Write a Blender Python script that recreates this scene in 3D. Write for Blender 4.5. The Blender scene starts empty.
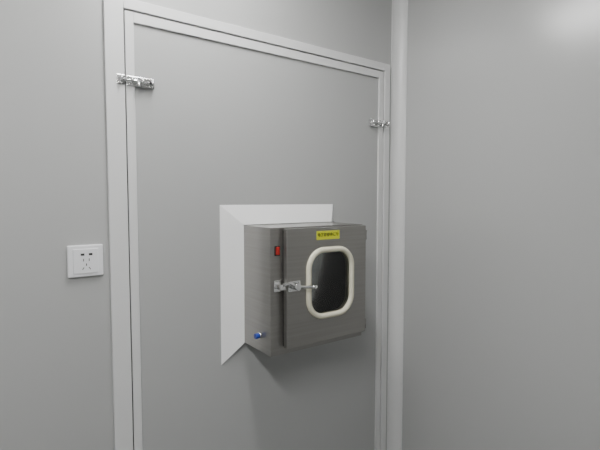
import bpy, bmesh, math
from mathutils import Vector, Matrix
S=bpy.context.scene
COL=S.collection

# ---------------- materials ----------------
def mat(name, col, rough=0.5, metal=0.0, spec=0.5, noise=0.0, nscale=(6,6,6), bump=0.0, bscale=200, coat=0.0):
    m=bpy.data.materials.new(name); m.use_nodes=True
    nt=m.node_tree; b=nt.nodes['Principled BSDF']
    b.inputs['Base Color'].default_value=(*col,1)
    b.inputs['Roughness'].default_value=rough
    b.inputs['Metallic'].default_value=metal
    b.inputs['Specular IOR Level'].default_value=spec
    b.inputs['Coat Weight'].default_value=coat
    tc=nt.nodes.new('ShaderNodeTexCoord')
    if noise>0:
        mp=nt.nodes.new('ShaderNodeMapping'); mp.inputs['Scale'].default_value=nscale
        n=nt.nodes.new('ShaderNodeTexNoise'); n.inputs['Scale'].default_value=1; n.inputs['Detail'].default_value=4
        r=nt.nodes.new('ShaderNodeValToRGB')
        r.color_ramp.elements[0].position=0.3; r.color_ramp.elements[1].position=0.7
        r.color_ramp.elements[0].color=(*[c*(1-noise) for c in col],1)
        r.color_ramp.elements[1].color=(*[min(1,c*(1+noise)) for c in col],1)
        nt.links.new(tc.outputs['Object'],mp.inputs[0]); nt.links.new(mp.outputs[0],n.inputs['Vector'])
        nt.links.new(n.outputs['Fac'],r.inputs[0]); nt.links.new(r.outputs[0],b.inputs['Base Color'])
    if bump>0:
        n2=nt.nodes.new('ShaderNodeTexNoise'); n2.inputs['Scale'].default_value=bscale
        bp=nt.nodes.new('ShaderNodeBump'); bp.inputs['Strength'].default_value=bump; bp.inputs['Distance'].default_value=0.001
        nt.links.new(tc.outputs['Object'],n2.inputs['Vector']); nt.links.new(n2.outputs['Fac'],bp.inputs['Height'])
        nt.links.new(bp.outputs[0],b.inputs['Normal'])
    return m
M_wall=mat('painted_steel_panel',(0.44,0.442,0.437),0.25,0,0.65,noise=0.012,nscale=(1.5,1.5,1.5),bump=0.03,bscale=60)
M_door=mat('painted_door_panel',(0.43,0.434,0.43),0.34,0,0.5,noise=0.012,nscale=(2,2,2),bump=0.03,bscale=60)
M_trim=mat('white_aluminium_trim',(0.68,0.68,0.678),0.36)
M_groove=mat('dark_seam',(0.06,0.06,0.06),0.8)
M_floor=mat('epoxy_floor',(0.10,0.11,0.105),0.4,noise=0.04)
M_ceil=mat('ceiling_panel',(0.6,0.6,0.6),0.5)
M_flange=mat('white_film_flange',(0.96,0.96,0.96),0.28)
M_steel=mat('brushed_stainless',(0.33,0.322,0.305),0.28,0.85,noise=0.05,nscale=(3,3,160))
M_steel_dk=mat('stainless_inside',(0.55,0.56,0.55),0.5,0.4,noise=0.05,nscale=(3,3,120))
M_chrome=mat('chrome',(0.92,0.92,0.92),0.12,1.0)
M_zinc=mat('zinc_plated',(0.76,0.76,0.76),0.22,1.0)
M_rubber=mat('cream_rubber_gasket',(0.74,0.71,0.56),0.5)
M_black=mat('black_plastic',(0.02,0.02,0.02),0.4)
M_red=mat('red_rocker',(0.42,0.02,0.015),0.3)
M_blue=mat('blue_plastic',(0.02,0.05,0.32),0.3)
M_plate=mat('white_abs',(0.82,0.82,0.84),0.3)
M_yellow=mat('yellow_label',(0.64,0.67,0.02),0.5)
M_glass=bpy.data.materials.new('window_glass'); M_glass.use_nodes=True
nt=M_glass.node_tree; nt.nodes.clear()
o=nt.nodes.new('ShaderNodeOutputMaterial'); mx=nt.nodes.new('ShaderNodeMixShader'); tr=nt.nodes.new('ShaderNodeBsdfTransparent')
gl=nt.nodes.new('ShaderNodeBsdfGlossy'); fr=nt.nodes.new('ShaderNodeFresnel')
tr.inputs[0].default_value=(0.9,0.91,0.9,1); gl.inputs['Roughness'].default_value=0.05; fr.inputs[0].default_value=1.6
nt.links.new(fr.outputs[0],mx.inputs[0]); nt.links.new(tr.outputs[0],mx.inputs[1]); nt.links.new(gl.outputs[0],mx.inputs[2]); nt.links.new(mx.outputs[0],o.inputs[0])
def emis(name,col,st):
    m=bpy.data.materials.new(name); m.use_nodes=True
    b=m.node_tree.nodes['Principled BSDF']; b.inputs['Base Color'].default_value=(*col,1)
    b.inputs['Emission Color'].default_value=(*col,1); b.inputs['Emission Strength'].default_value=st
    return m
M_lamp=emis('lamp_diffuser',(1.0,0.998,0.985),62)
M_fill=emis('chamber_fill_glow',(0.95,1.0,0.98),2.0)  # weak glow for the added fill light in the chamber

# ---------------- helpers ----------------
def link(name,me,parent=None,m=None,smooth=False):
    ob=bpy.data.objects.new(name,me); COL.objects.link(ob)
    if parent: ob.parent=parent
    if m: me.materials.append(m)
    if smooth:
        for p in me.polygons: p.use_smooth=True
    return ob
def empty(name):
    e=bpy.data.objects.new(name,None); COL.objects.link(e); e.empty_display_size=0.05; return e
def add_box(bm,a,b):
    c=[(a[i]+b[i])/2 for i in range(3)]; s=[abs(b[i]-a[i]) for i in range(3)]
    bmesh.ops.create_cube(bm,size=1,matrix=Matrix.Translation(c)@Matrix.Diagonal((*s,1)))
def boxes(name,lst,m,parent=None,bevel=0.0,seg=2):
    bm=bmesh.new()
    for a,b in lst: add_box(bm,a,b)
    me=bpy.data.meshes.new(name); bm.to_mesh(me); bm.free()
    ob=link(name,me,parent,m)
    if bevel:
        md=ob.modifiers.new('bevel','BEVEL'); md.width=bevel; md.segments=seg; md.limit_method='ANGLE'
        md.harden_normals=False
    return ob
def cyl(name,p0,p1,r,m,parent=None,seg=24,r2=None,bevel=0):
    p0=Vector(p0);p1=Vector(p1);d=p1-p0
    bm=bmesh.new()
    bmesh.ops.create_cone(bm,cap_ends=True,segments=seg,radius1=r,radius2=r if r2 is None else r2,depth=d.length,
        matrix=Matrix.Translation((p0+p1)/2)@d.to_track_quat('Z','Y').to_matrix().to_4x4())
    me=bpy.data.meshes.new(name); bm.to_mesh(me); bm.free()
    ob=link(name,me,parent,m)
    for p in me.polygons: p.use_smooth=len(p.vertices)==4
    if bevel:
        md=ob.modifiers.new('bevel','BEVEL'); md.width=bevel; md.segments=2; md.limit_method='ANGLE'
    return ob
def ball(name,c,r,m,parent,sc=(1,1,1)):
    bm=bmesh.new(); bmesh.ops.create_uvsphere(bm,u_segments=24,v_segments=12,radius=r,matrix=Matrix.Translation(c)@Matrix.Diagonal((*sc,1)))
    me=bpy.data.meshes.new(name); bm.to_mesh(me); bm.free(); return link(name,me,parent,m,True)
def rrect(w,h,r,n=8):
    pts=[]
    for cx,cz,a0 in((w/2-r,h/2-r,0),(-w/2+r,h/2-r,90),(-w/2+r,-h/2+r,180),(w/2-r,-h/2+r,270)):
        for i in range(n+1):
            a=math.radians(a0+90*i/n); pts.append((cx+r*math.cos(a),cz+r*math.sin(a)))
    return pts
def tube(name,path,r,m,parent,cyclic=False,ry=None):
    cu=bpy.data.curves.new(name,'CURVE'); cu.dimensions='3D'; cu.bevel_depth=r; cu.bevel_resolution=5; cu.use_fill_caps=True
    sp=cu.splines.new('POLY'); sp.points.add(len(path)-1)
    for i,p in enumerate(path): sp.points[i].co=(*p,1)
    sp.use_cyclic_u=cyclic; cu.materials.append(m)
    ob=bpy.data.objects.new(name,cu); COL.objects.link(ob)
    if parent: ob.parent=parent
    return ob
def quads(name,vs,fs,m,parent=None):
    me=bpy.data.meshes.new(name); me.from_pydata(vs,[],fs); me.update(); return link(name,me,parent,m)

# ---------------- dimensions ----------------
XR=1.424; XL=-1.6; YB=-2.6; H=2.5; T=0.05
FX0,FX1,FZ=0.256,1.362,2.112       # outer edge of door casing
MX0,MX1,MZ=0.308,1.330,2.080       # casing / door leaf line
PX0,PX1,PZ=0.334,1.304,2.050       # visible door panel
BX0,BX1,BZ0,BZ1=0.670,1.044,1.072,1.466   # pass box
BY=-0.188

# ---------------- room ----------------
boxes('wall_front_left',[((XL,0,0),(MX0,T,H))],M_wall)
boxes('wall_front_right',[((MX1,0,0),(XR,T,H))],M_wall)
boxes('wall_front_header',[((MX0,0,MZ),(MX1,T,H))],M_wall)
boxes('wall_right',[((XR,YB,0),(XR+T,T,H))],M_wall)
boxes('wall_left',[((XL-T,YB,0),(XL,T,H))],M_wall)
boxes('wall_back',[((XL-T,YB-T,0),(XR+T,YB,H))],M_wall)
boxes('floor',[((XL-T,YB-T,-T),(XR+T,0.6,0))],M_floor)
boxes('ceiling',[((XL-T,YB-T,H),(XR+T,T,H+T))],M_ceil)
# coved corner trim
r=0.0445; n=10; vs=[];fs=[]
prof=[(XR-r-0.002,0.0),(XR-r-0.002,-0.003)]
for i in range(n+1):
    a=math.radians(90*i/n)
    prof.append((XR-r+ (r-0.003)*math.sin(a), -r+(r-0.003)*math.cos(a)))
prof+= [(XR-0.003,-r-0.002),(XR,-r-0.002)]
for x,y in prof: vs+= [(x,y,0),(x,y,H)]
for i in range(len(prof)-1): fs.append((2*i,2*i+2,2*i+3,2*i+1))
quads('trim_1',vs,fs,M_trim)

# door casing (fixed)
boxes('trim_2',[((FX0,-0.010,0),(MX0-0.002,0,FZ)),((MX1+0.002,-0.010,0),(FX1,0,FZ)),((MX0-0.002,-0.010,MZ+0.002),(MX1+0.002,0,FZ))],M_trim,bevel=0.0015)

# ---------------- door ----------------
door=empty('door_1')
hx0,hx1,hz0,hz1=BX0-0.002,BX1+0.002,BZ0-0.002,BZ1+0.002
boxes('panel',[((PX0,0.001,0.01),(hx0,0.045,PZ)),((hx1,0.001,0.01),(PX1,0.045,PZ)),
   ((hx0,0.001,0.01),(hx1,0.045,hz0)),((hx0,0.001,hz1),(hx1,0.045,PZ))],M_door,door)
g=0.0022
boxes('edge_profile',[((MX0+g,-0.006,0.01),(PX0,0.045,MZ-g)),((PX1,-0.006,0.01),(MX1-g,0.045,MZ-g)),((PX0,-0.006,PZ),(PX1,0.045,MZ-g))],M_trim,door,bevel=0.001)
boxes('seam',[((MX0+0.0003,0.0,0.01),(MX0+g,0.04,MZ-0.0003)),((MX1-g,0.0,0.01),(MX1-0.0003,0.04,MZ-0.0003)),((MX0+g,0.0,MZ-g),(MX1-g,0.04,MZ-0.0003))],M_groove,door)

# ---------------- pass box ----------------
pb=empty('pass_box')
t=0.004
boxes('body',[((BX0,BY,BZ0),(BX0+t,0.044,BZ1)),((BX1-t,BY,BZ0),(BX1,0.044,BZ1)),
  ((BX0+t,BY,BZ0),(BX1-t,0.044,BZ0+t)),((BX0+t,BY,BZ1-t),(BX1-t,0.044,BZ1)),
  ],M_steel,pb)
DX0,DX1,DZ0,DZ1=0.712,1.038,1.094,1.463
IX0,IX1,IZ0,IZ1=0.735,1.023,1.115,1.435
boxes('front_frame',[((BX0+t,BY,BZ0+t),(IX0,BY+t,BZ1-t)),((IX1,BY,BZ0+t),(BX1-t,BY+t,BZ1-t)),
  ((IX0,BY,BZ0+t),(IX1,BY+t,IZ0)),((IX0,BY,IZ1),(IX1,BY+t,BZ1-t))],M_steel,pb)
boxes('inner_chamber',[((IX0-t,BY+t,IZ0-t),(IX0,0.04,IZ1+t)),((IX1,BY+t,IZ0-t),(IX1+t,0.04,IZ1+t)),
  ((IX0,BY+t,IZ0-t),(IX1,0.04,IZ0)),((IX0,BY+t,IZ1),(IX1,0.04,IZ1+t)),((IX0,0.036,IZ0),(IX1,0.04,IZ1))],M_steel_dk,pb)
cyl('added_chamber_fill',(IX0+0.02,-0.06,IZ1-0.012),(IX1-0.02,-0.06,IZ1-0.012),0.008,M_fill,pb)  # added glowing cylinder, brightens the chamber behind the window
# white sloped flange
ox0,ox1,oz0,oz1=0.592,1.064,1.005,1.534
fy=-0.018
vs=[(ox0,-0.001,oz0),(ox1,-0.001,oz0),(ox1,-0.001,oz1),(ox0,-0.001,oz1),
    (BX0,fy,BZ0-0.002),(BX1,fy,BZ0-0.002),(BX1,fy,BZ1+0.002),(BX0,fy,BZ1+0.002)]
quads('flange',vs,[(0,4,7,3),(3,7,6,2),(2,6,5,1)],M_flange,pb)
# door leaf with rounded hole
LY0,LY1=BY-0.006,BY-0.026
wcx,wcz=0.882,1.284; ww,wh,wr=0.172,0.208,0.056
bm=bmesh.new()
hole=rrect(ww,wh,wr,8); N=len(hole)
outer=[]
x0,x1,z0,z1=DX0-wcx,DX1-wcx,DZ0-wcz,DZ1-wcz
for px,pz in hole:
    s=min((x1/px if px>1e-9 else (x0/px if px<-1e-9 else 1e9)),(z1/pz if pz>1e-9 else (z0/pz if pz<-1e-9 else 1e9)))
    outer.append([px*s,pz*s])
for cx_,cz_ in((x1,z1),(x0,z1),(x0,z0),(x1,z0)):
    k=min(range(N),key=lambda i:(outer[i][0]-cx_)**2+(outer[i][1]-cz_)**2); outer[k]=[cx_,cz_]
def ring(pts,y): return [bm.verts.new((wcx+p[0],y,wcz+p[1])) for p in pts]
of,hf,ob_,hb=ring(outer,LY1),ring(hole,LY1),ring(outer,LY0),ring(hole,LY0)
for i in range(N):
    j=(i+1)%N
    bm.faces.new((of[i],of[j],hf[j],hf[i])); bm.faces.new((ob_[j],ob_[i],hb[i],hb[j]))
    bm.faces.new((of[j],of[i],ob_[i],ob_[j])); bm.faces.new((hf[i],hf[j],hb[j],hb[i]))
bmesh.ops.recalc_face_normals(bm,faces=bm.faces)
me=bpy.data.meshes.new('door_leaf'); bm.to_mesh(me); bm.free()
leaf=link('door_leaf',me,pb,M_steel)
md=leaf.modifiers.new('bevel','BEVEL'); md.width=0.0025; md.segments=3; md.limit_method='ANGLE'; md.angle_limit=math.radians(60)
boxes('door_seal',[((DX0+0.002,LY0,DZ0+0.004),(IX0-0.002,BY,DZ1-0.006)),((IX1+0.002,LY0,DZ0+0.004),(DX1-0.004,BY,DZ1-0.006)),
  ((IX0,LY0,DZ0+0.004),(IX1,BY,IZ0-0.002)),((IX0,LY0,IZ1+0.002),(IX1,BY,DZ1-0.006))],M_black,pb)
gpath=[(wcx+p[0],LY1-0.001,wcz+p[1]) for p in rrect(ww+0.006,wh+0.006,wr+0.003,10)]
gk=tube('gasket',gpath,0.0090,M_rubber,pb,True)
boxes('window_pane',[((wcx-ww/2,LY1+0.006,wcz-wh/2),(wcx+ww/2,LY1+0.010,wcz+wh/2))],M_glass,pb)
# hinges on right side
for i,z in enumerate((1.12,1.43)):
    cyl('hinge_%d'%(i+1),(DX1+0.004,LY1+0.006,z-0.016),(DX1+0.004,LY1+0.006,z+0.016),0.004,M_steel,pb)
# label
ly=LY1-0.0006
boxes('label',[((0.824,ly,1.424),(0.918,LY1,1.452))],M_yellow,pb)
def text(name,s,size,loc,m,parent):
    cu=bpy.data.curves.new(name,'FONT'); cu.body=s; cu.size=size; cu.align_x='CENTER'; cu.align_y='CENTER'; cu.offset=0.0002
    ob=bpy.data.objects.new(name,cu); COL.objects.link(ob); ob.parent=parent
    ob.location=loc; ob.rotation_euler=(math.radians(90),0,0); cu.materials.append(m); return ob
text('label_text','电子联锁传递窗',0.0125,(0.871,ly-0.0004,1.4385),M_black,pb)
# rocker switch
boxes('switch_bezel',[((0.684,BY-0.003,1.381),(0.703,BY,1.411))],M_black,pb,bevel=0.001)
boxes('switch_rocker',[((0.687,BY-0.006,1.384),(0.700,BY-0.002,1.408))],M_red,pb,bevel=0.0015)
# blue terminal on the side
cyl('terminal_base',(BX0,-0.122,1.122),(BX0-0.004,-0.122,1.122),0.010,M_chrome,pb)
cyl('terminal_knob',(BX0-0.004,-0.122,1.122),(BX0-0.018,-0.122,1.122),0.0085,M_blue,pb,bevel=0.001)
# latch
lz=1.286
boxes('latch_base',[((0.680,BY-0.004,lz-0.016),(0.706,BY,lz+0.020))],M_chrome,pb,bevel=0.0015)
boxes('latch_keeper',[((0.686,BY-0.036,lz-0.006),(0.704,BY-0.004,lz+0.012))],M_chrome,pb,bevel=0.003)
boxes('latch_plate',[((0.716,LY1-0.003,lz-0.015),(0.760,LY1,lz+0.017))],M_chrome,pb,bevel=0.0012)
cyl('latch_pivot',(0.737,LY1-0.003,lz+0.002),(0.737,LY1-0.026,lz+0.002),0.011,M_chrome,pb,bevel=0.002)
tube('latch_arm',[(0.688,LY1-0.014,lz+0.012),(0.712,LY1-0.017,lz+0.014),(0.737,LY1-0.018,lz+0.002),(0.765,LY1-0.022,lz-0.002),(0.796,LY1-0.026,lz-0.004)],0.0050,M_chrome,pb)
ball('latch_grip',(0.798,LY1-0.026,lz-0.004),0.0070,M_chrome,pb,(1.5,1,1))
for i,(x,z) in enumerate(((0.722,lz+0.012),(0.722,lz-0.010),(0.754,lz+0.012),(0.754,lz-0.010))):
    ball('latch_screw_%d'%(i+1),(x,LY1-0.003,z),0.0025,M_zinc,pb,(1,0.5,1))

# ---------------- barrel bolts ----------------
def bolt(name,x0,z,sg):
    e=empty(name); X=lambda d: x0+sg*d
    def bx(nm,d0,d1,y0,y1,z0,z1,m=M_zinc,bv=0.0012):
        a,b=sorted((X(d0),X(d1))); return boxes(nm,[((a,y1,z+z0),(b,y0,z+z1))],m,e,bevel=bv)
    yl=-0.0062; yc=-0.0102
    bx('plate',-0.080,-0.004,yl,yl-0.002,-0.014,0.014)
    for i,d in enumerate((-0.072,-0.044,-0.016)):
        pts=[(X(d),yl-0.001,z-0.009)]+[(X(d),yl-0.009-0.007*math.sin(math.radians(a)),z-0.008*math.cos(math.radians(a))) for a in range(0,181,20)]+[(X(d),yl-0.001,z+0.009)]
        tube('staple_%d'%(i+1),pts,0.0028,M_zinc,e)
    cyl('rod',(X(-0.076),yl-0.009,z),(X(0.022),yl-0.009,z),0.0048,M_chrome,e)
    tube('handle',[(X(-0.030),yl-0.012,z),(X(-0.030),yl-0.022,z-0.003),(X(-0.030),yl-0.026,z-0.013)],0.0035,M_chrome,e)
    bx('keeper_plate',0.003,0.024,yc,yc-0.002,-0.014,0.014)
    pts=[(X(0.013),yc-0.001,z-0.010)]+[(X(0.013),yc-0.006-0.007*math.sin(math.radians(a)),z-0.009*math.cos(math.radians(a))) for a in range(0,181,20)]+[(X(0.013),yc-0.001,z+0.010)]
    tube('keeper',pts,0.0032,M_zinc,e)
    for i,(d,zz) in enumerate(((-0.058,0.010),(-0.058,-0.010),(-0.030,0.010),(0.020,0.010),(0.020,-0.010))):
        yy=(yl if d<0 else yc)-0.002
        ball('screw_%d'%(i+1),(X(d),yy,z+zz),0.0028,M_chrome,e,(1,0.5,1))
    bx('spacer',-0.079,-0.0275,0.0008,yl,-0.012,0.012)
    return e
bolt('barrel_bolt',MX0,1.885,-1)
bolt('barrel_bolt.001',MX1,1.865,1)

# ---------------- wall socket ----------------
so=empty('wall_socket'); sx,sz=0.194,1.385
boxes('cover_plate',[((sx-0.044,-0.010,sz-0.043),(sx+0.044,0,sz+0.043))],M_plate,so,bevel=0.003,seg=3)
boxes('face_insert',[((sx-0.031,-0.0125,sz-0.033),(sx+0.031,-0.009,sz+0.033))],M_plate,so,bevel=0.001)
y0,y1=-0.0131,-0.0124
def slot(nm,cx,cz,w,h,ang=0):
    ob=boxes(nm,[((-w/2,y0,-h/2),(w/2,y1,h/2))],M_black,so); ob.location=(sx+cx,0,sz+cz); ob.rotation_euler=(0,math.radians(ang),0)
slot('port_1',-0.008,0.018,0.009,0.006); slot('port_2',0.012,0.018,0.009,0.006)
slot('pin_slot_1',-0.006,0.003,0.002,0.007); slot('pin_slot_2',0.008,0.003,0.002,0.007)
slot('pin_slot_3',0.001,-0.010,0.0022,0.007); slot('pin_slot_4',-0.007,-0.020,0.002,0.007,35); slot('pin_slot_5',0.009,-0.020,0.002,0.007,-35)

# ---------------- ceiling lamps ----------------
def lamp(name,cx,cy,w,l):
    e=empty(name)
    boxes('housing',[((cx-w/2-.01,cy-l/2-.01,H-0.03),(cx+w/2+.01,cy+l/2+.01,H))],M_trim,e)
    boxes('diffuser',[((cx-w/2,cy-l/2,H-0.055),(cx+w/2,cy+l/2,H-0.03))],M_lamp,e)
lamp('ceiling_lamp',0.46,-0.42,0.13,0.46)
lamp('ceiling_lamp.001',-0.4,-1.5,0.16,0.9)
w=bpy.data.worlds.new('world'); S.world=w; w.use_nodes=True
w.node_tree.nodes['Background'].inputs[0].default_value=(0.5,0.5,0.5,1); w.node_tree.nodes['Background'].inputs[1].default_value=0.2

# ---------------- camera ----------------
cd=bpy.data.cameras.new('camera'); cam=bpy.data.objects.new('camera',cd); COL.objects.link(cam)
cd.sensor_width=36; cd.lens=26; cd.clip_start=0.02
cam.location=(0,-1.3,1.55)
cam.rotation_euler=(math.radians(90-3.3),0,math.radians(-35))
S.camera=cam
